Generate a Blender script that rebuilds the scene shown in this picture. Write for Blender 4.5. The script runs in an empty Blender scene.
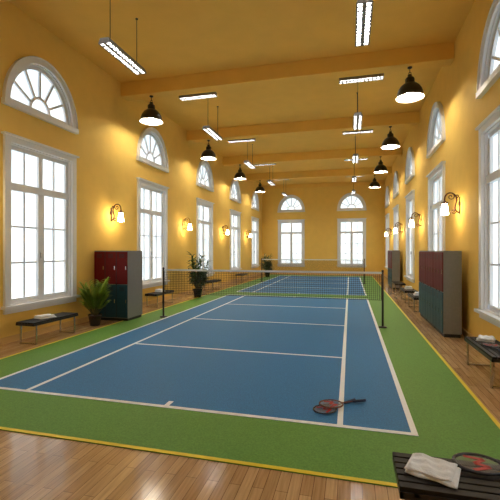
import bpy, math, random
from mathutils import Vector, Matrix
random.seed(7)
H = 2.0
scene = bpy.context.scene
COL = scene.collection

# ---------------- materials ----------------
def new_mat(name):
    m = bpy.data.materials.new(name); m.use_nodes = True
    return m, m.node_tree, m.node_tree.nodes['Principled BSDF']

def simple(name, col, rough=0.5, metal=0.0, noise=0.0, nscale=20, bump=0.0, emit=None, estr=0.0, spec=None):
    m, nt, b = new_mat(name)
    b.inputs['Base Color'].default_value = (*col, 1)
    b.inputs['Roughness'].default_value = rough
    b.inputs['Metallic'].default_value = metal
    if spec is not None: b.inputs['Specular IOR Level'].default_value = spec
    if emit:
        b.inputs['Emission Color'].default_value = (*emit, 1)
        b.inputs['Emission Strength'].default_value = estr
    tc = nt.nodes.new('ShaderNodeTexCoord')
    nz = nt.nodes.new('ShaderNodeTexNoise'); nz.inputs['Scale'].default_value = nscale
    nz.inputs['Detail'].default_value = 6
    nt.links.new(tc.outputs['Object'], nz.inputs['Vector'])
    if noise > 0:
        cr = nt.nodes.new('ShaderNodeValToRGB')
        cr.color_ramp.elements[0].position = 0.3; cr.color_ramp.elements[1].position = 0.7
        cr.color_ramp.elements[0].color = (*[c*(1-noise) for c in col], 1)
        cr.color_ramp.elements[1].color = (*[min(1, c*(1+noise)) for c in col], 1)
        nt.links.new(nz.outputs['Fac'], cr.inputs['Fac'])
        nt.links.new(cr.outputs['Color'], b.inputs['Base Color'])
    if bump > 0:
        bp = nt.nodes.new('ShaderNodeBump'); bp.inputs['Strength'].default_value = bump
        bp.inputs['Distance'].default_value = 0.01
        nt.links.new(nz.outputs['Fac'], bp.inputs['Height'])
        nt.links.new(bp.outputs['Normal'], b.inputs['Normal'])
    return m

M_WALL = simple('yellow_plaster', (0.84, 0.57, 0.145), 0.75, noise=0.03, nscale=3, bump=0.05, spec=0.15)
M_CEIL = simple('ochre_ceiling_paint', (0.84, 0.53, 0.125), 0.8, noise=0.03, nscale=2, spec=0.15)
M_WHITE = simple('white_window_paint', (0.78, 0.80, 0.83), 0.4, noise=0.02)
M_BASE = simple('baseboard_paint', (0.70, 0.45, 0.16), 0.5, noise=0.03)
M_BLUE = simple('blue_court_surface', (0.030, 0.185, 0.445), 0.6, noise=0.22, nscale=60, bump=0.12, spec=0.3)
M_GREEN = simple('green_court_surface', (0.125, 0.300, 0.055), 0.6, noise=0.2, nscale=60, bump=0.12, spec=0.25)
M_LINE = simple('white_line_paint', (0.84, 0.90, 0.96), 0.5, noise=0.02)
M_YLINE = simple('yellow_edge_paint', (0.80, 0.66, 0.02), 0.5, noise=0.03)
M_BLACK = simple('black_painted_metal', (0.020, 0.016, 0.014), 0.35, noise=0.1)
M_IRON = simple('rusty_iron', (0.10, 0.030, 0.014), 0.45, metal=0.3, noise=0.2)
M_CHROME = simple('brushed_steel', (0.55, 0.55, 0.56), 0.25, metal=1.0, noise=0.05)
M_SLAT = simple('black_wood_slat', (0.014, 0.012, 0.012), 0.5, noise=0.3, nscale=15, spec=0.25)
M_GREY = simple('grey_locker_metal', (0.24, 0.24, 0.24), 0.5, noise=0.05, spec=0.3)
M_RED = simple('red_locker_door', (0.15, 0.011, 0.011), 0.5, noise=0.08, spec=0.12)
M_TEAL = simple('teal_locker_door', (0.024, 0.080, 0.115), 0.5, noise=0.08, spec=0.2)
M_DARK = simple('dark_gap', (0.01, 0.01, 0.01), 0.6, noise=0.1)
M_TOWEL = simple('white_towel_cotton', (0.82, 0.86, 0.90), 0.95, noise=0.04, nscale=80, bump=0.6)
M_POT = simple('black_glazed_pot', (0.012, 0.011, 0.011), 0.25, noise=0.1)
M_SOIL = simple('soil', (0.04, 0.025, 0.015), 0.9, noise=0.4)
M_LEAF1 = simple('palm_leaf', (0.24, 0.37, 0.035), 0.45, noise=0.4, nscale=6)
M_LEAF2 = simple('dark_leaf', (0.035, 0.10, 0.020), 0.4, noise=0.4, nscale=6)
M_STEM = simple('plant_stem', (0.16, 0.14, 0.05), 0.7, noise=0.2)
M_SHELLIN = simple('reflector_white', (0.85, 0.82, 0.75), 0.4, noise=0.02)
M_BULB = simple('warm_bulb', (1, 1, 1), 0.4, emit=(1, 0.91, 0.75), estr=115)
M_SHADE = simple('glowing_glass_shade', (1, 0.9, 0.75), 0.3, emit=(1, 0.78, 0.45), estr=34)
M_TUBE = simple('fluorescent_tube', (1, 1, 1), 0.4, emit=(1, 0.985, 0.96), estr=54)
M_ALU = simple('fixture_aluminium', (0.22, 0.22, 0.22), 0.5, noise=0.03)
M_NET = simple('net_cord', (0.030, 0.022, 0.020), 0.8, noise=0.1)
M_STRING = simple('racket_string', (0.42, 0.40, 0.38), 0.4, noise=0.02)
M_STENCIL = simple('red_stencil', (0.42, 0.020, 0.018), 0.5, noise=0.05)
M_RFRAME = simple('dark_racket_frame', (0.035, 0.035, 0.045), 0.25, noise=0.1)
M_RFRAME2 = simple('bronze_racket_frame', (0.16, 0.06, 0.045), 0.25, noise=0.2)
M_GRIP = simple('racket_grip', (0.03, 0.04, 0.09), 0.8, noise=0.2)

def pane_mat():
    m, nt, b = new_mat('frosted_glowing_glass')
    tc = nt.nodes.new('ShaderNodeTexCoord')
    nz = nt.nodes.new('ShaderNodeTexNoise'); nz.inputs['Scale'].default_value = 1.1; nz.inputs['Detail'].default_value = 3
    cr = nt.nodes.new('ShaderNodeValToRGB')
    cr.color_ramp.elements[0].position = 0.35; cr.color_ramp.elements[1].position = 0.65
    cr.color_ramp.elements[0].color = (0.68, 0.80, 0.86, 1); cr.color_ramp.elements[1].color = (0.94, 0.99, 1, 1)
    nt.links.new(tc.outputs['Object'], nz.inputs['Vector'])
    nt.links.new(nz.outputs['Fac'], cr.inputs['Fac'])
    nt.links.new(cr.outputs['Color'], b.inputs['Emission Color'])
    b.inputs['Emission Strength'].default_value = 0.95  # daylight imitated by the pane's own glow; nothing shines through
    b.inputs['Base Color'].default_value = (0.3, 0.33, 0.35, 1)
    b.inputs['Roughness'].default_value = 0.3
    return m
M_PANE = pane_mat()

def wood_mat():
    m, nt, b = new_mat('hardwood_planks')
    L = nt.links.new
    tc = nt.nodes.new('ShaderNodeTexCoord')
    mp = nt.nodes.new('ShaderNodeMapping'); mp.inputs['Rotation'].default_value = (0, 0, math.radians(90))
    L(tc.outputs['Object'], mp.inputs['Vector'])
    br = nt.nodes.new('ShaderNodeTexBrick')
    br.inputs['Color1'].default_value = (0.64, 0.44, 0.245, 1)
    br.inputs['Color2'].default_value = (0.47, 0.295, 0.150, 1)
    br.inputs['Mortar'].default_value = (0.18, 0.10, 0.05, 1)
    br.inputs['Scale'].default_value = 1.0
    br.inputs['Mortar Size'].default_value = 0.0025
    br.inputs['Brick Width'].default_value = 0.9
    br.inputs['Row Height'].default_value = 0.10
    br.inputs['Bias'].default_value = 0.0
    L(mp.outputs['Vector'], br.inputs['Vector'])
    mp2 = nt.nodes.new('ShaderNodeMapping'); mp2.inputs['Scale'].default_value = (30, 1.6, 1)
    L(tc.outputs['Object'], mp2.inputs['Vector'])
    nz = nt.nodes.new('ShaderNodeTexNoise'); nz.inputs['Scale'].default_value = 1.5; nz.inputs['Detail'].default_value = 8
    L(mp2.outputs['Vector'], nz.inputs['Vector'])
    cr = nt.nodes.new('ShaderNodeValToRGB')
    cr.color_ramp.elements[0].position = 0.3; cr.color_ramp.elements[0].color = (0.74, 0.71, 0.67, 1)
    cr.color_ramp.elements[1].position = 0.7; cr.color_ramp.elements[1].color = (1.1, 1.1, 1.1, 1)
    L(nz.outputs['Fac'], cr.inputs['Fac'])
    mx = nt.nodes.new('ShaderNodeMix'); mx.data_type = 'RGBA'; mx.blend_type = 'MULTIPLY'
    mx.inputs[0].default_value = 1.0
    L(br.outputs['Color'], mx.inputs[6]); L(cr.outputs['Color'], mx.inputs[7])
    L(mx.outputs[2], b.inputs['Base Color'])
    b.inputs['Roughness'].default_value = 0.14
    bp = nt.nodes.new('ShaderNodeBump'); bp.inputs['Strength'].default_value = 0.10; bp.inputs['Distance'].default_value = 0.003
    L(nz.outputs['Fac'], bp.inputs['Height']); L(bp.outputs['Normal'], b.inputs['Normal'])
    return m
M_WOOD = wood_mat()

# ---------------- mesh builder ----------------
class MB:
    def __init__(s):
        s.v = []; s.f = []; s.m = []; s.sm = []; s.mats = []
        s.T = Matrix.Identity(4)
    def mi(s, mat):
        if mat not in s.mats: s.mats.append(mat)
        return s.mats.index(mat)
    def add(s, vs, fs, mat, smooth=False):
        o = len(s.v); k = s.mi(mat)
        for p in vs: s.v.append(tuple(s.T @ Vector(p)))
        for f in fs:
            s.f.append([i+o for i in f]); s.m.append(k); s.sm.append(smooth)
    def box(s, a, b, mat, bev=0.0):
        x0, y0, z0 = [min(a[i], b[i]) for i in range(3)]; x1, y1, z1 = [max(a[i], b[i]) for i in range(3)]
        vs = [(x0,y0,z0),(x1,y0,z0),(x1,y1,z0),(x0,y1,z0),(x0,y0,z1),(x1,y0,z1),(x1,y1,z1),(x0,y1,z1)]
        fs = [(0,3,2,1),(4,5,6,7),(0,1,5,4),(1,2,6,5),(2,3,7,6),(3,0,4,7)]
        s.add(vs, fs, mat)
    def boxc(s, c, d, mat):
        s.box([c[i]-d[i]/2 for i in range(3)], [c[i]+d[i]/2 for i in range(3)], mat)
    def bar(s, p, q, w, t, mat, up=(0,1,0)):
        p = Vector(p); q = Vector(q); d = (q-p).normalized(); u = Vector(up); x = d.cross(u).normalized(); u = x.cross(d).normalized()
        vs = []
        for e in (p, q):
            for a, b in ((-1,-1),(1,-1),(1,1),(-1,1)):
                vs.append(e + x*a*w/2 + u*b*t/2)
        s.add(vs, [(0,3,2,1),(4,5,6,7),(0,1,5,4),(1,2,6,5),(2,3,7,6),(3,0,4,7)], mat)
    def tube(s, pts, r, mat, n=8, closed=False, cap=True):
        pts = [Vector(p) for p in pts]; N = len(pts)
        rs = r if isinstance(r, (list, tuple)) else [r]*N
        vs = []; prev = None
        for i, p in enumerate(pts):
            if closed: d = pts[(i+1) % N] - pts[i-1]
            else: d = pts[min(i+1, N-1)] - pts[max(i-1, 0)]
            d = d.normalized() if d.length > 1e-9 else Vector((0,0,1))
            if prev is None:
                a = Vector((0,0,1)) if abs(d.z) < 0.9 else Vector((1,0,0))
                x = d.cross(a).normalized()
            else:
                x = (prev - d*prev.dot(d)).normalized()
            prev = x; y = d.cross(x)
            for k in range(n):
                t = 2*math.pi*k/n
                vs.append(p + x*math.cos(t)*rs[i] + y*math.sin(t)*rs[i])
        fs = []
        for i in range(N if closed else N-1):
            j = (i+1) % N
            for k in range(n):
                fs.append((i*n+k, i*n+(k+1) % n, j*n+(k+1) % n, j*n+k))
        if cap and not closed:
            fs.append(tuple(reversed(range(n)))); fs.append(tuple((N-1)*n+k for k in range(n)))
        s.add(vs, fs, mat, True)
    def lathe(s, prof, mat, c=(0,0,0), n=28, smooth=True):
        vs = []; fs = []
        for r, z in prof:
            for k in range(n):
                t = 2*math.pi*k/n
                vs.append((c[0]+r*math.cos(t), c[1]+r*math.sin(t), c[2]+z))
        for i in range(len(prof)-1):
            for k in range(n):
                fs.append((i*n+k, i*n+(k+1) % n, (i+1)*n+(k+1) % n, (i+1)*n+k))
        s.add(vs, fs, mat, smooth)
    def ellband(s, a1, b1, a2, b2, zc, y0, y1, mat, n=28):
        vs = []; fs = []
        for i in range(n+1):
            t = math.pi*i/n
            for a, b in ((a1,b1),(a2,b2)):
                for y in (y0, y1):
                    vs.append((a*math.cos(t), y, zc+b*math.sin(t)))
        for i in range(n):
            o = i*4; p = o+4
            fs += [(o, o+1, p+1, p), (o+2, p+2, p+3, o+3), (o+1, o+3, p+3, p+1), (o, p, p+2, o+2)]
        fs += [(0,2,3,1), (n*4, n*4+1, n*4+3, n*4+2)]
        s.add(vs, fs, mat)
    def build(s, name, loc=(0,0,0), rotz=0, rot=None, parent=None, bevel=0.0):
        me = bpy.data.meshes.new(name)
        me.from_pydata(s.v, [], s.f)
        for m in s.mats: me.materials.append(m)
        me.polygons.foreach_set('material_index', s.m)
        me.polygons.foreach_set('use_smooth', s.sm)
        me.update()
        ob = bpy.data.objects.new(name, me); COL.objects.link(ob)
        ob.location = loc; ob.rotation_euler = rot if rot else (0, 0, rotz)
        if parent: ob.parent = parent
        if bevel > 0:
            bv = ob.modifiers.new('bevel', 'BEVEL'); bv.width = bevel; bv.segments = 2; bv.limit_method = 'ANGLE'
        return ob

def inst(ob, loc, rotz=0):
    o = bpy.data.objects.new(ob.name.split('.')[0], ob.data); COL.objects.link(o)
    o.location = loc; o.rotation_euler = (ob.rotation_euler[0], ob.rotation_euler[1], rotz)
    for md in ob.modifiers:
        if md.type == 'BEVEL':
            b = o.modifiers.new('bevel', 'BEVEL'); b.width = md.width; b.segments = md.segments; b.limit_method = 'ANGLE'
    return o

# ---------------- room dimensions ----------------
XL, XR = -3.56*H, 1.30*H
YB, YF = -1.6, 15.75*H
ZC = 3.68*H
TH = 0.3
WV = [1.19*H] + [(3.84 + 2.65*k)*H for k in range(0, 5)]  # first entry: window pair out of view, added to bring fill light
FX = [-2.34*H, 0.06*H]
AZ, AA, AB = 5.22, 0.97, 1.16
WZ0, WZ1, WW = 0.80, 4.33, 0.95

def wall_mesh(name, u0, u1, centres, mtx):
    cu = bpy.data.curves.new(name, 'CURVE'); cu.dimensions = '2D'; cu.fill_mode = 'BOTH'; cu.extrude = TH/2
    def sp(pts):
        s = cu.splines.new('POLY'); s.points.add(len(pts)-1)
        for p, q in zip(s.points, pts): p.co = (q[0], q[1], 0, 1)
        s.use_cyclic_u = True
    sp([(u0, 0), (u1, 0), (u1, ZC), (u0, ZC)])
    for c in centres:
        sp([(c-WW, WZ0), (c+WW, WZ0), (c+WW, WZ1), (c-WW, WZ1)])
        sp([(c+AA*math.cos(math.pi*i/28), AZ+AB*math.sin(math.pi*i/28)) for i in range(29)])
    ob = bpy.data.objects.new(name+'_c', cu); COL.objects.link(ob)
    dg = bpy.context.evaluated_depsgraph_get()
    me = bpy.data.meshes.new_from_object(ob.evaluated_get(dg))
    bpy.data.objects.remove(ob)
    me.transform(mtx); me.materials.clear(); me.materials.append(M_WALL)
    me.name = name
    o = bpy.data.objects.new(name, me); COL.objects.link(o)
    return o
def mt(cx, cy, cz, o):
    m = Matrix.Identity(4)
    for i in range(3):
        m[i][0] = cx[i]; m[i][1] = cy[i]; m[i][2] = cz[i]; m[i][3] = o[i]
    return m
wall_mesh('wall_left', YB, YF, WV, mt((0,1,0),(0,0,1),(1,0,0),(XL-TH/2,0,0)))
wall_mesh('wall_right', YB, YF, WV, mt((0,1,0),(0,0,1),(1,0,0),(XR+TH/2,0,0)))
wall_mesh('wall_far', XL-TH, XR+TH, FX, mt((1,0,0),(0,0,1),(0,-1,0),(0,YF+TH/2,0)))
wall_mesh('wall_back', XL-TH, XR+TH, [], mt((1,0,0),(0,0,1),(0,-1,0),(0,YB-TH/2,0)))

b = MB(); b.box((XL-TH, YB-TH, -0.2), (XR+TH, YF+TH, 0), M_WOOD); b.build('floor')
b = MB(); b.box((XL-TH, YB-TH, ZC), (XR+TH, YF+TH, ZC+0.2), M_CEIL); b.build('ceiling')
ZB = (2.46+1)*H
for i, v in enumerate([0.30, 2.88, 5.45, 8.02, 10.57, 13.12]):
    b = MB(); b.box((XL, v*H, ZB), (XR, v*H+0.42, ZC), M_CEIL)
    b.build('trim_ceiling_beam', bevel=0.015)
b = MB(); b.box((XL, YF-0.12, ZC-0.28), (XR, YF, ZC), M_CEIL); b.build('trim_cornice', bevel=0.01)
for nm, a, c in (('baseboard_left', (XL, YB, 0), (XL+0.025, YF, 0.14)), ('baseboard_right', (XR-0.025, YB, 0), (XR, YF, 0.14)),
                 ('baseboard_far', (XL+0.025, YF-0.025, 0), (XR-0.025, YF, 0.14))):
    b = MB(); b.box(a, c, M_BASE); b.build(nm)

# ---------------- windows ----------------
def win_rect():
    b = MB(); W = WW; z0, z1 = WZ0, WZ1; c = 0.15
    b.box((-W-c, 0, z0), (-W, 0.06, z1), M_WHITE); b.box((W, 0, z0), (W+c, 0.06, z1), M_WHITE)
    b.box((-W-c, 0, z1), (W+c, 0.06, z1+0.13), M_WHITE)
    b.box((-W-c-0.05, 0, z1+0.13), (W+c+0.05, 0.11, z1+0.17), M_WHITE)
    b.box((-W-c-0.06, 0, z0-0.06), (W+c+0.06, 0.13, z0), M_WHITE)
    b.box((-W-c, 0, z0-0.17), (W+c, 0.05, z0-0.06), M_WHITE)
    d0 = -0.24
    b.box((-W, d0, z0), (-W+0.03, 0, z1), M_WHITE); b.box((W-0.03, d0, z0), (W, 0, z1), M_WHITE)
    b.box((-W+0.03, d0, z1-0.03), (W-0.03, 0, z1), M_WHITE); b.box((-W+0.03, d0, z0), (W-0.03, 0, z0+0.03), M_WHITE)
    f = 0.09; y0, y1 = -0.16, -0.06; zt = z0 + (z1-z0)*0.735
    b.box((-W+.03, y0, z0+.03), (-W+.03+f, y1, z1-.03), M_WHITE); b.box((W-.03-f, y0, z0+.03), (W-.03, y1, z1-.03), M_WHITE)
    b.box((-W+.03, y0, z1-.03-f), (W-.03, y1, z1-.03), M_WHITE); b.box((-W+.03, y0, z0+.03), (W-.03, y1, z0+.03+f), M_WHITE)
    b.box((-W+.03, y0, zt-0.08), (W-.03, y1+0.04, zt+0.08), M_WHITE)
    b.box((-0.085, y0, z0+.03), (0.085, y1+0.02, zt), M_WHITE)
    b.box((-0.06, y0, zt), (0.06, y1, z1-.03), M_WHITE)
    m = 0.018; yy = (-0.13, -0.085)
    for sx in (-1, 1):
        xa, xb = sx*0.075, sx*(W-.03-f); xm = (xa+xb)/2
        b.box((xm-m, yy[0], zt+0.07), (xm+m, yy[1], z1-.03-f), M_WHITE)
        b.box((xm-m, yy[0], z0+.03+f), (xm+m, yy[1], zt-.07), M_WHITE)
        for k in (1, 2):
            z = z0+.11 + (zt-.07-z0-.11)*k/3
            b.box((xa, yy[0], z-m), (xb, yy[1], z+m), M_WHITE)
        b.box((xa, y0, z0+.11), (xa+sx*0.02, y1+0.01, zt-.07), M_WHITE)
    b.box((0.03, y1+0.02, z0+1.0), (0.045, y1+0.06, z0+1.14), M_CHROME)
    b.box((-W+.03, -0.125, z0+.03), (W-.03, -0.12, z1-.03), M_PANE)
    return b
def win_arch():
    b = MB(); z = AZ
    b.ellband(AA, AB, AA+0.13, AB+0.13, z, 0, 0.06, M_WHITE)
    b.ellband(AA+0.13, AB+0.13, AA+0.15, AB+0.15, z, 0, 0.09, M_WHITE)
    b.box((-AA-0.17, 0, z-0.12), (AA+0.17, 0.10, z), M_WHITE)
    b.ellband(AA-0.03, AB-0.03, AA, AB, z, -0.24, 0, M_WHITE)
    b.ellband(AA-0.11, AB-0.11, AA-0.03, AB-0.03, z, -0.16, -0.06, M_WHITE)
    b.box((-AA+0.03, -0.24, z), (AA-0.03, 0, z+0.03), M_WHITE)
    b.box((-AA+0.05, -0.16, z+0.03), (AA-0.05, -0.06, z+0.11), M_WHITE)
    b.ellband(0.27, 0.32, 0.33, 0.38, z+0.06, -0.14, -0.07, M_WHITE, 16)
    for k in range(1, 6):
        t = math.pi*k/6
        p = (0.29*math.cos(t), -0.105, z+0.06+0.34*math.sin(t)); q = ((AA-.06)*math.cos(t), -0.105, z+(AB-.06)*math.sin(t))
        b.bar(p, q, 0.055, 0.06, M_WHITE)
    n = 28
    vs = [(0, -0.122, z+0.02)] + [((AA-.02)*math.cos(math.pi*i/n), -0.122, z+(AB-.02)*math.sin(math.pi*i/n)) for i in range(n+1)]
    b.add(vs, [(0, i+1, i+2) for i in range(n)], M_PANE)
    return b
W1 = win_rect(); W2 = win_arch(); cnt = 0
base1 = base2 = None
def place(loc, rz):
    global cnt, base1, base2
    for kind in (0, 1):
        cnt += 1
        src = (W1, W2)[kind]
        if kind == 0:
            if base1 is None: base1 = src.build('window_%d' % cnt, loc, rz); continue
            o = inst(base1, loc, rz)
        else:
            if base2 is None: base2 = src.build('window_%d' % cnt, loc, rz); continue
            o = inst(base2, loc, rz)
        o.name = 'window_%d' % cnt
for v in WV:
    place((XL, v, 0), -math.pi/2); place((XR, v, 0), math.pi/2)
for x in FX: place((x, YF, 0), math.pi)

# ---------------- courts ----------------
UC = -1.135*H; hwD = 1.49*H; hwS = 1.08*H
b = MB(); gx0, gx1, gy0, gy1 = UC-1.965*H, UC+1.965*H, 1.72*H, 15.3*H
b.box((gx0, gy0, 0), (gx1, gy1, 0.010), M_GREEN)
w = 0.05
b.box((gx0, gy0, 0.010), (gx1, gy0+w, 0.012), M_YLINE); b.box((gx0, gy1-w, 0.010), (gx1, gy1, 0.012), M_YLINE)
b.box((gx0, gy0+w, 0.010), (gx0+w, gy1-w, 0.012), M_YLINE); b.box((gx1-w, gy0+w, 0.010), (gx1, gy1-w, 0.012), M_YLINE)
b.build('sports_floor_mat')
def court(yc):
    b = MB(); hl = 2.985*H; l = 0.065
    b.box((-hwD, -hl, 0), (hwD, hl, 0.003), M_BLUE)
    def ln(x0, y0, x1, y1): b.box((x0, y0, 0.003), (x1, y1, 0.005), M_LINE)
    ln(-hwD, -hl, hwD, -hl+l); ln(-hwD, hl-l, hwD, hl)
    for s in (-1, 1):
        ln(s*hwD-(l if s > 0 else 0), -hl+l, s*hwD+(0 if s > 0 else l), hl-l)
        ln(s*hwS-l/2, -hl+l, s*hwS+l/2, hl-l)
        ln(-hwS+l/2, s*1.55*H-l/2, hwS-l/2, s*1.55*H+l/2)
        ln(-l/2, s*(hl-l)-(0.14 if s > 0 else 0), l/2, s*(hl-l)+(0 if s > 0 else 0.14))
    ln(-hwS+l/2, -l/2, hwS-l/2, l/2)
    b.build('badminton_court', (UC, yc, 0.010))
court(5.2*H); court(11.75*H)
def net(yc):
    b = MB(); hw = 1.54*H; top = 0.712*H; bot = 0.35*H
    for s in (-1, 1):
        b.tube([(s*hw, 0, 0.01), (s*hw, 0, top+0.02)], 0.026, M_BLACK, 12)
        b.lathe([(0.0, 0.035), (0.09, 0.03), (0.11, 0.0), (0, 0)], M_BLACK, (s*hw, 0, 0), 20)
        b.lathe([(0.0, 0.05), (0.03, 0.04), (0.03, 0), (0, 0)], M_BLACK, (s*hw, 0, top), 12)
        b.tube([(s*hw, 0, top-0.25), (s*(hw-0.05), -0.03, top-0.25), (s*(hw-.05), -0.03, top-0.3)], 0.008, M_CHROME, 6)
    b.box((-hw, -0.006, top-0.055), (hw, 0.006, top), M_LINE)
    t = 0.0036
    n = int(2*hw/0.05)
    for i in range(n+1):
        x = -hw+0.03 + (2*hw-0.06)*i/n
        b.box((x-t, -t, bot), (x+t, t, top-0.055), M_NET)
    k = int((top-bot-0.055)/0.05)
    for i in range(k+1):
        z = bot + (top-0.055-bot)*i/k
        b.box((-hw, -t, z-t), (hw, t, z+t), M_NET)
    b.tube([(-hw, 0, bot), (hw, 0, bot)], 0.007, M_NET, 5)
    b.build('badminton_net', (UC, yc, 0.0155))
net(5.2*H); net(11.75*H)

# ---------------- pendant lamps ----------------
def pendant():
    b = MB()
    b.lathe([(0, 0), (0.06, 0), (0.06, -0.03), (0.02, -0.05), (0, -0.05)], M_BLACK, n=20)
    b.tube([(0, 0, -0.04), (0, 0, -0.16)], 0.012, M_BLACK, 8)
    b.tube([(0.035*math.cos(t), 0, -0.17+0.035*math.sin(t)) for t in [i*math.pi/6 for i in range(12)]], 0.008, M_BLACK, 6, closed=True)
    outer = [(0, -0.20), (0.05, -0.20), (0.06, -0.22), (0.06, -0.27), (0.10, -0.29), (0.11, -0.31), (0.11, -0.42), (0.12, -0.44),
             (0.17, -0.46), (0.24, -0.52), (0.30, -0.61), (0.335, -0.71), (0.35, -0.80), (0.365, -0.81), (0.365, -0.83)]
    b.lathe(outer, M_BLACK, n=36)
    inner = [(0.365, -0.83), (0.345, -0.82), (0.325, -0.71), (0.29, -0.62), (0.23, -0.53), (0.16, -0.475), (0, -0.46)]
    b.lathe(inner, M_SHELLIN, n=36)
    for k in range(8):
        t = 2*math.pi*k/8
        b.bar((0.112*math.cos(t), 0.112*math.sin(t), -0.31), (0.112*math.cos(t), 0.112*math.sin(t), -0.42), 0.012, 0.012, M_DARK, up=(math.cos(t), math.sin(t), 0))
    b.tube([(0, 0, -0.46), (0, 0, -0.56)], 0.04, M_SHELLIN, 12)
    b.lathe([(0.03, -0.55), (0.07, -0.60), (0.10, -0.67), (0.10, -0.72), (0.07, -0.775), (0.03, -0.80), (0, -0.805)], M_BULB, n=20)
    return b
P = None
for v in (5.45, 8.02, 10.57, 13.12):
    for u in (-3.07, 0.78):
        loc = (u*H, v*H+0.21, ZB)
        if P is None: P = pendant().build('pendant_lamp', loc)
        else: inst(P, loc)

# ---------------- fluorescent fixtures ----------------
def fluoro(L, W, rods):
    b = MB(); hh = 0.11
    prof_o = [(-W/2, 0), (-W/2*0.7, hh), (W/2*0.7, hh), (W/2, 0)]
    prof_i = [(W/2-.025, 0), (W/2*0.62, hh-.015), (-W/2*0.62, hh-.015), (-W/2+.025, 0)]
    pr = prof_o+prof_i
    vs = [(x, p[0], p[1]) for x in (-L/2, L/2) for p in pr]
    fs = [(i, (i+1) % 8, (i+1) % 8+8, i+8) for i in range(8)]
    b.add(vs, fs, M_ALU)
    for s in (-1, 1):
        x = s*L/2
        b.add([(x, -W/2, 0), (x, -W/2*0.7, hh), (x, W/2*0.7, hh), (x, W/2, 0), (x-s*.02, -W/2, 0), (x-s*.02, -W/2*0.7, hh), (x-s*.02, W/2*0.7, hh), (x-s*.02, W/2, 0)],
              [(0,1,2,3),(7,6,5,4),(0,4,5,1),(1,5,6,2),(2,6,7,3),(3,7,4,0)], M_ALU)
    for s in (-1, 1):
        b.tube([(-L/2+.03, s*W*0.23, 0.06), (L/2-.03, s*W*0.23, 0.06)], 0.016, M_TUBE, 8)
    n = 12
    for i in range(1, n):
        x = -L/2 + L*i/n
        b.box((x-.014, -W/2+.02, 0.0), (x+.014, W/2-.02, 0.035), M_ALU)
    b.box((-L/2, -.032, 0), (L/2, .032, 0.035), M_ALU)
    for x in (-L*0.36, L*0.36):
        b.tube([(x, 0, hh-0.01), (x, 0, rods)], 0.009, M_BLACK, 6)
        b.lathe([(0.03, rods-0.02), (0.03, rods), (0, rods)], M_BLACK, (x, 0, 0), 10)
    return b
z = (1+2.53)*H; F1 = None
for v in (0.75, 3.18, 5.97, 8.62, 11.2, 13.7):
    for u in (-2.44, 0.16):
        if F1 is None: F1 = fluoro(1.28, 0.26, ZC-z).build('fluorescent_ceiling_light', (u*H, v*H, z))
        else: inst(F1, (u*H, v*H, z))
z = (1+2.08)*H; F2 = None
for v in (1.1, 3.73, 6.55, 9.2, 11.85, 14.45):
    for u in (-2.39, 0.12):
        if F2 is None: F2 = fluoro(1.42, 0.28, ZC-z).build('hanging_fluorescent_light', (u*H, v*H, z), math.pi/2)
        else: inst(F2, (u*H, v*H, z), math.pi/2)

# ---------------- wall sconces ----------------
def sconce():
    b = MB()
    b.lathe([(0, 0), (0.07, 0), (0.06, 0.02), (0.02, 0.03), (0, 0.03)], M_IRON, n=18)
    R = Matrix.Rotation(-math.pi/2, 4, 'X')
    b.v = [tuple(R @ Vector(p)) for p in b.v]
    b.box((-0.03, 0, -0.26), (0.03, 0.015, 0.16), M_IRON)
    ctrl = [(0.015, -0.22), (0.07, -0.20), (0.11, -0.12), (0.09, -0.02), (0.07, 0.08), (0.09, 0.18), (0.16, 0.25), (0.25, 0.26), (0.32, 0.20), (0.34, 0.12), (0.34, 0.06)]
    def cr(ps, n=6):
        out = []
        for i in range(len(ps)-1):
            p0 = Vector(ps[max(i-1, 0)]); p1 = Vector(ps[i]); p2 = Vector(ps[i+1]); p3 = Vector(ps[min(i+2, len(ps)-1)])
            for k in range(n):
                t = k/n
                out.append(0.5*((2*p1)+(-p0+p2)*t+(2*p0-5*p1+4*p2-p3)*t*t+(-p0+3*p1-3*p2+p3)*t**3))
        out.append(Vector(ps[-1])); return out
    b.tube([(0, p[0], p[1]) for p in cr(ctrl)], 0.018, M_IRON, 8)
    def spiral(cy, cz, r0, turns, a0, sgn, r=0.012):
        n = 26
        b.tube([(0, cy+r0*(1-i/n*0.85)*math.cos(a0+sgn*turns*2*math.pi*i/n), cz+r0*(1-i/n*0.85)*math.sin(a0+sgn*turns*2*math.pi*i/n)) for i in range(n+1)], r, M_IRON, 6)
    spiral(0.20, 0.17, 0.09, 1.3, math.pi/2, 1)
    spiral(0.14, -0.19, 0.06, 1.3, math.pi, 1)
    spiral(0.06, 0.17, 0.045, 1.1, 0, 1)
    c = (0, 0.34, 0)
    b.lathe([(0, 0.09), (0.02, 0.08), (0.035, 0.05), (0.075, 0.03), (0.08, 0.0), (0, 0)], M_IRON, c, 18)
    b.lathe([(0.055, 0.0), (0.062, -0.05), (0.075, -0.12), (0.082, -0.20), (0.095, -0.27), (0.09, -0.275), (0, -0.26)], M_SHADE, c, 20)
    b.lathe([(0.096, -0.262), (0.102, -0.27), (0.096, -0.28)], M_IRON, c, 20)
    return b
S = None
for v in (2.75, 5.2, 7.82, 10.5, 13.1):
    for x, rz in ((XL, -math.pi/2), (XR, math.pi/2)):
        loc = (x, v*H, 1.57*H)
        if S is None: S = sconce().build('wall_sconce', loc, rz)
        else: inst(S, loc, rz)

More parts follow.
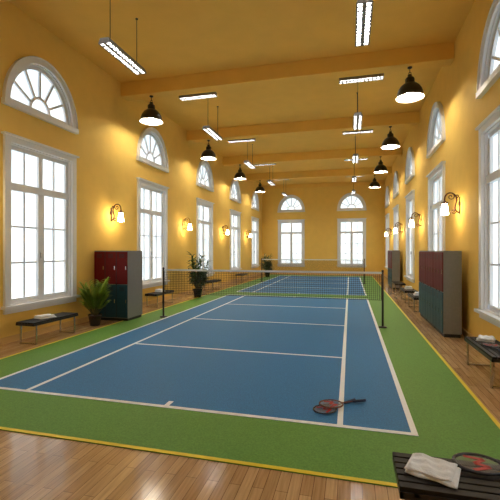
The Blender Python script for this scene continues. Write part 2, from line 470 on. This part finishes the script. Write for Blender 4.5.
# ---------------- lockers ----------------
def locker(W, D, Ht, n=3):
    b = MB()
    b.box((-W/2+.02, 0.04, 0), (W/2-.02, D-.02, 0.08), M_DARK)
    b.box((-W/2, 0.02, 0.08), (W/2, D, Ht), M_GREY)
    cw = W/n
    zm = 0.08+(Ht-0.08)*0.5
    for i in range(n):
        x0 = -W/2+cw*i+0.010; x1 = x0+cw-0.020
        for z0, z1, m in ((0.10, zm-0.01, M_TEAL), (zm+0.01, Ht-0.03, M_RED)):
            b.box((x0, 0, z0), (x1, 0.02, z1), m)
            for k in range(4):
                z = z1-0.08-k*0.03
                b.box((x0+cw*0.25, -0.004, z), (x1-cw*0.25, 0.0, z+0.012), M_DARK)
            b.box((x1-0.05, -0.012, (z0+z1)/2-0.05), (x1-0.03, 0, (z0+z1)/2+0.05), M_CHROME)
        if i: b.box((-W/2+cw*i-0.010, 0.002, 0.10), (-W/2+cw*i+0.010, 0.02, Ht-0.03), M_DARK)
    return b
LH = 1.98
locker(1.08, 0.80, LH).build('gym_locker', (-3.0*H-0.55, 4.77*H, 0), 0, bevel=0.004)
LR = locker(1.04, 0.40, LH)
lo = None
for i, v in enumerate((4.82*H+0.52, 4.82*H+1.57, 4.82*H+2.62, 10.4*H+0.52, 10.4*H+1.57)):
    loc = (XR-0.15-0.40, v, 0)
    if lo is None: lo = LR.build('gym_locker', loc, -math.pi/2, bevel=0.004)
    else: inst(lo, loc, -math.pi/2)

# ---------------- benches ----------------
def bench(L=1.36, W=0.46, Hh=0.48):
    b = MB(); n = 6
    sw = W/n
    for i in range(n):
        y = -W/2+sw*i
        b.box((-L/2, y+0.008, Hh-0.03), (L/2, y+sw-0.008, Hh), M_SLAT)
    for s in (-1, 1):
        x = s*(L/2-0.10)
        b.box((x-.02, -W/2, Hh-0.055), (x+.02, W/2, Hh-0.03), M_BLACK)
        for t in (-1, 1):
            b.bar((x, t*(W/2-.03), 0.0), (x, t*(W/2-.03), Hh-.055), 0.03, 0.03, M_CHROME)
        b.bar((x, -W/2+.03, 0.02), (x, W/2-.03, 0.02), 0.03, 0.03, M_CHROME, up=(0,0,1))
    for t in (-1, 1):
        b.box((-L/2, t*(W/2-.012)-.012, Hh-0.075), (L/2, t*(W/2-.012)+.012, Hh-0.03), M_BLACK)
    for s in (-1, 1):
        b.box((s*(L/2-.012)-.012, -W/2, Hh-0.075), (s*(L/2-.012)+.012, W/2, Hh-0.03), M_BLACK)
    return b
BX = bench()
B0 = BX.build('slatted_bench', (0.155*H+0.68, 1.43*H, 0), 0, bevel=0.003)
BL = [(XL+0.52, 3.65*H, math.pi/2), (XL+0.45, 6.35*H, math.pi/2), (XL+0.45, 9.1*H, math.pi/2), (XL+0.45, 11.8*H, math.pi/2),
      (XR-0.42, 3.42*H, math.pi/2), (XR-0.40, 6.95*H, math.pi/2), (XR-0.40, 8.0*H, math.pi/2), (XR-0.40, 9.6*H, math.pi/2)]
for x, y, r in BL: inst(B0, (x, y, 0), r)

# ---------------- towels ----------------
def towel(w, d, h, seed, layers=2):
    rnd = random.Random(seed); b = MB(); z = 0
    for l in range(layers):
        n = 18; hh = h/layers; vs = []; fs = []
        ph = rnd.random()*6; ox = rnd.uniform(-.015, .015); oy = rnd.uniform(-.01, .01); sc = 1-0.1*l
        skew = rnd.uniform(-.1, .1)
        for top in (0, 1):
            for i in range(n+1):
                for j in range(n+1):
                    a = 2*i/n-1; c = 2*j/n-1
                    e = min(1, (1-max(abs(a), abs(c)))*5)
                    e = math.sqrt(max(0, 1-(1-e)**2))
                    x = a*w/2*sc+ox+skew*c*d/2*0.5; y = c*d/2*sc+oy+0.008*math.sin(a*5+ph)
                    bulge = hh*(0.5+0.5*e) + (0.006*math.sin(a*7+ph+c*3)+0.005*math.sin(c*9+ph*2))*e*(l == layers-1)
                    zz = z + (bulge if top else hh*0.5*(1-e)*0.6)
                    vs.append((x, y, zz))
        N = (n+1)**2
        for i in range(n):
            for j in range(n):
                q = i*(n+1)+j
                fs.append((q, q+1, q+n+2, q+n+1)); fs.append((N+q, N+q+n+1, N+q+n+2, N+q+1))
        for i in range(n):
            for (p, q) in ((i, i+1), ((n*(n+1))+i+1, (n*(n+1))+i), ((i+1)*(n+1), i*(n+1)), (i*(n+1)+n, (i+1)*(n+1)+n)):
                fs.append((p, N+p, N+q, q))
        b.add(vs, fs, M_TOWEL, True)
        z += hh*0.97
    return b
BH = 0.481
towel(0.32, 0.27, 0.045, 1).build('folded_towel', (0.27*H, 1.435*H, BH), -0.35)
towel(0.36, 0.28, 0.07, 2).build('folded_towel', (XL+0.52, 3.58*H, BH), 1.3)
towel(0.30, 0.26, 0.07, 3).build('folded_towel', (XR-0.40, 3.62*H, BH), 1.2)
towel(0.30, 0.26, 0.10, 4).build('folded_towel', (XL+0.45, 6.35*H, BH), 1.5)
towel(0.30, 0.26, 0.12, 5).build('folded_towel', (XR-0.40, 6.9*H, BH), 1.5)
towel(0.30, 0.26, 0.12, 6).build('folded_towel', (XR-0.40, 8.0*H, BH), 1.6)

# ---------------- rackets ----------------
def racket(hw, hl, shaft, grip, fr, frame_r, stencil=True, vshaft=False):
    b = MB(); n = 44
    b.tube([(hl*math.cos(2*math.pi*i/n), hw*math.sin(2*math.pi*i/n), 0) for i in range(n)], frame_r, fr, 8, closed=True)
    st = 0.0009; gap = hw*2/15
    k = int(hl/gap)
    for i in range(-k, k+1):
        x = i*gap
        if abs(x) < hl*0.97:
            y = hw*math.sqrt(1-(x/hl)**2); b.boxc((x, 0, 0), (st*2, 2*y, st*2), M_STRING)
    for i in range(-7, 8):
        y = i*gap
        if abs(y) < hw*0.97:
            x = hl*math.sqrt(1-(y/hw)**2); b.boxc((0, y, 0), (2*x, st*2, st*2), M_STRING)
    if stencil:
        zz = 0.003
        pts = [(-0.40*hl, -0.70*hw), (0.38*hl, -0.38*hw), (-0.15*hl, 0), (0.38*hl, 0.38*hw), (-0.40*hl, 0.70*hw)]
        for p, q in zip(pts[:-1], pts[1:]):
            b.bar((*p, zz), (*q, zz), hw*0.24, 0.002, M_STENCIL, up=(0, 0, 1))
    x0 = hl
    if vshaft:
        for s in (-1, 1):
            b.tube([(hl*0.86, s*hw*0.50, 0), (hl*1.15, s*hw*0.32, 0), (hl*1.5, s*0.012, 0), (hl+shaft, s*0.008, 0)], frame_r*0.95, fr, 8)
    else:
        b.tube([(x0, 0, 0), (x0+shaft, 0, 0)], 0.006, fr, 8)
        b.tube([(x0-0.005, 0, 0), (x0+0.03, 0, 0)], [frame_r*1.2, 0.006], fr, 8)
    g0 = x0+shaft
    b.tube([(g0-0.02, 0, 0), (g0, 0, 0), (g0+0.01, 0, 0), (g0+grip-0.01, 0, 0), (g0+grip, 0, 0)], [0.006, 0.014, 0.016, 0.016, 0.018], M_GRIP, 10)
    return b
zc = 0.0155
def aim(p, q): return math.atan2(q[1]-p[1], q[0]-p[0])
p = (-0.150*H, 2.42*H); q = (0.10*H, 2.70*H)
racket(0.125, 0.15, 0.20, 0.19, M_RFRAME, 0.010).build('badminton_racket', (p[0], p[1], zc+0.0185), aim(p, q))
p2 = (-0.09*H, 2.50*H); q2 = (0.06*H, 2.60*H)
racket(0.125, 0.15, 0.18, 0.17, M_RFRAME2, 0.010).build('badminton_racket', (p2[0]-0.05, p2[1]-0.03, zc+0.040), rot=(0, math.radians(1.7), aim(p2, q2)-0.02))
p = (0.435*H, 1.515*H)
racket(0.128, 0.155, 0.20, 0.20, M_RFRAME, 0.012, vshaft=True).build('tennis_racket', (p[0], p[1]-0.01, BH+0.019), 0.12)
racket(0.128, 0.155, 0.16, 0.18, M_RFRAME, 0.011, vshaft=True).build('tennis_racket', (XR-0.44, 3.42*H, BH+0.019), -math.pi/2)

# ---------------- plants ----------------
def leaf(b, p, d, L, W, mat, droop=0.3, n=5, up=Vector((0, 0, 1))):
    d = Vector(d).normalized(); side = d.cross(up)
    side = side.normalized() if side.length > 1e-4 else Vector((1, 0, 0))
    vs = []; fs = []; pos = Vector(p); dd = d.copy()
    for i in range(n+1):
        t = i/n; w = W*math.sin(math.pi*(0.08+0.92*t)**0.8)*0.5 if i < n else 0.001
        fold = Vector((0, 0, -w*0.3))
        vs += [pos-side*w+fold, pos, pos+side*w+fold]
        pos = pos+dd*(L/n); dd = (dd+Vector((0, 0, -droop/n*2))).normalized()
    for i in range(n):
        o = i*3; fs += [(o, o+1, o+4, o+3), (o+1, o+2, o+5, o+4)]
    b.add(vs, fs, mat, True)
def pot(b, r, h):
    b.lathe([(0, 0), (r*0.7, 0), (r*0.74, 0.02), (r*0.95, h*0.8), (r, h*0.86), (r*1.05, h*0.88), (r*1.05, h), (r*0.95, h), (r*0.92, h*0.9)], M_POT, n=24)
    b.lathe([(r*0.93, h*0.9), (0, h*0.92)], M_SOIL, n=24)
def palm(ht, spread, seed, mat, nf=50):
    rnd = random.Random(seed); b = MB(); ph = 0.30; pot(b, 0.17, ph)
    for k in range(nf):
        az = k*2.399+rnd.uniform(-.2, .2); el = rnd.uniform(0.95, 1.5) if k % 3 else rnd.uniform(1.3, 1.52)
        L = (ht-ph)*rnd.uniform(0.65, 1.15)
        d = Vector((math.cos(az)*math.cos(el), math.sin(az)*math.cos(el), math.sin(el)))
        p = Vector((0.06*math.cos(az), 0.06*math.sin(az), ph-0.03)); pts = [p.copy()]
        n = 14
        for i in range(n):
            p = p+d*(L/n); d = (d+Vector((math.cos(az)*0.032, math.sin(az)*0.032, -0.03-0.08*(i/n)))).normalized(); pts.append(p.copy())
            rr = math.hypot(p.x, p.y)
            if rr > spread: break
        b.tube(pts, [0.006*(1-i/len(pts)*0.7) for i in range(len(pts))], M_STEM, 5)
        for i in range(3, len(pts)):
            dd = (pts[i]-pts[i-1]).normalized(); sd = dd.cross(Vector((0, 0, 1))).normalized()
            l = 0.17*math.sin(math.pi*min(1, (i-2)/12))+0.07
            for s in (-1, 1):
                for half in (0, 0.5):
                    leaf(b, pts[i]-(pts[i]-pts[i-1])*half, dd*0.7+sd*s*0.8+Vector((0, 0, 0.1)), l, 0.038, mat, 0.5, 4)
    return b
palm(1.72, 0.27, 3, M_LEAF1).build('potted_palm', (-3.27*H, 4.42*H, 0))
def dracaena(ht, spread, seed, mat):
    rnd = random.Random(seed); b = MB(); ph = 0.36; pot(b, 0.20, ph)
    for k in range(13):
        az = k*2.4; r = spread*0.8*rnd.uniform(0.5, 1.0); top = ph+(ht-ph)*(0.22+0.62*(k/12))
        p0 = Vector((0.05*math.cos(az), 0.05*math.sin(az), ph*0.9)); p1 = Vector((r*math.cos(az), r*math.sin(az), top))
        pts = [p0.lerp(p1, t) for t in (0, .33, .66, 1)]
        b.tube(pts, [0.016, 0.013, 0.011, 0.008], M_STEM, 6)
        for j in range(40):
            t = rnd.uniform(0.3, 1.0); q = p0.lerp(p1, t); a = rnd.uniform(0, 6.283); el = rnd.uniform(-0.2, 1.1)
            leaf(b, q, (math.cos(a)*math.cos(el), math.sin(a)*math.cos(el), math.sin(el)), rnd.uniform(.24, .36), rnd.uniform(.05, .09), mat, 0.5, 5)
    return b
dracaena(2.1, 0.55, 5, M_LEAF2).build('potted_dracaena', (-3.12*H, 7.6*H, 0))
dracaena(1.9, 0.55, 9, M_LEAF2).build('potted_dracaena', (-2.95*H, 13.9*H, 0))

# ---------------- world, camera ----------------
w = bpy.data.worlds.new('daylight'); scene.world = w; w.use_nodes = True
w.node_tree.nodes['Background'].inputs[0].default_value = (0.85, 0.92, 1, 1)
w.node_tree.nodes['Background'].inputs[1].default_value = 1.0
cam = bpy.data.cameras.new('camera'); co = bpy.data.objects.new('camera', cam); COL.objects.link(co)
cam.sensor_width = 36; cam.lens = 385/500*36; cam.clip_start = 0.05; cam.clip_end = 200
co.location = (0, 0, H); co.rotation_euler = (math.pi/2, 0, math.atan(100/385))
scene.camera = co
scene.view_settings.view_transform = 'Standard'
scene.view_settings.look = 'None'
scene.view_settings.exposure = 0.6
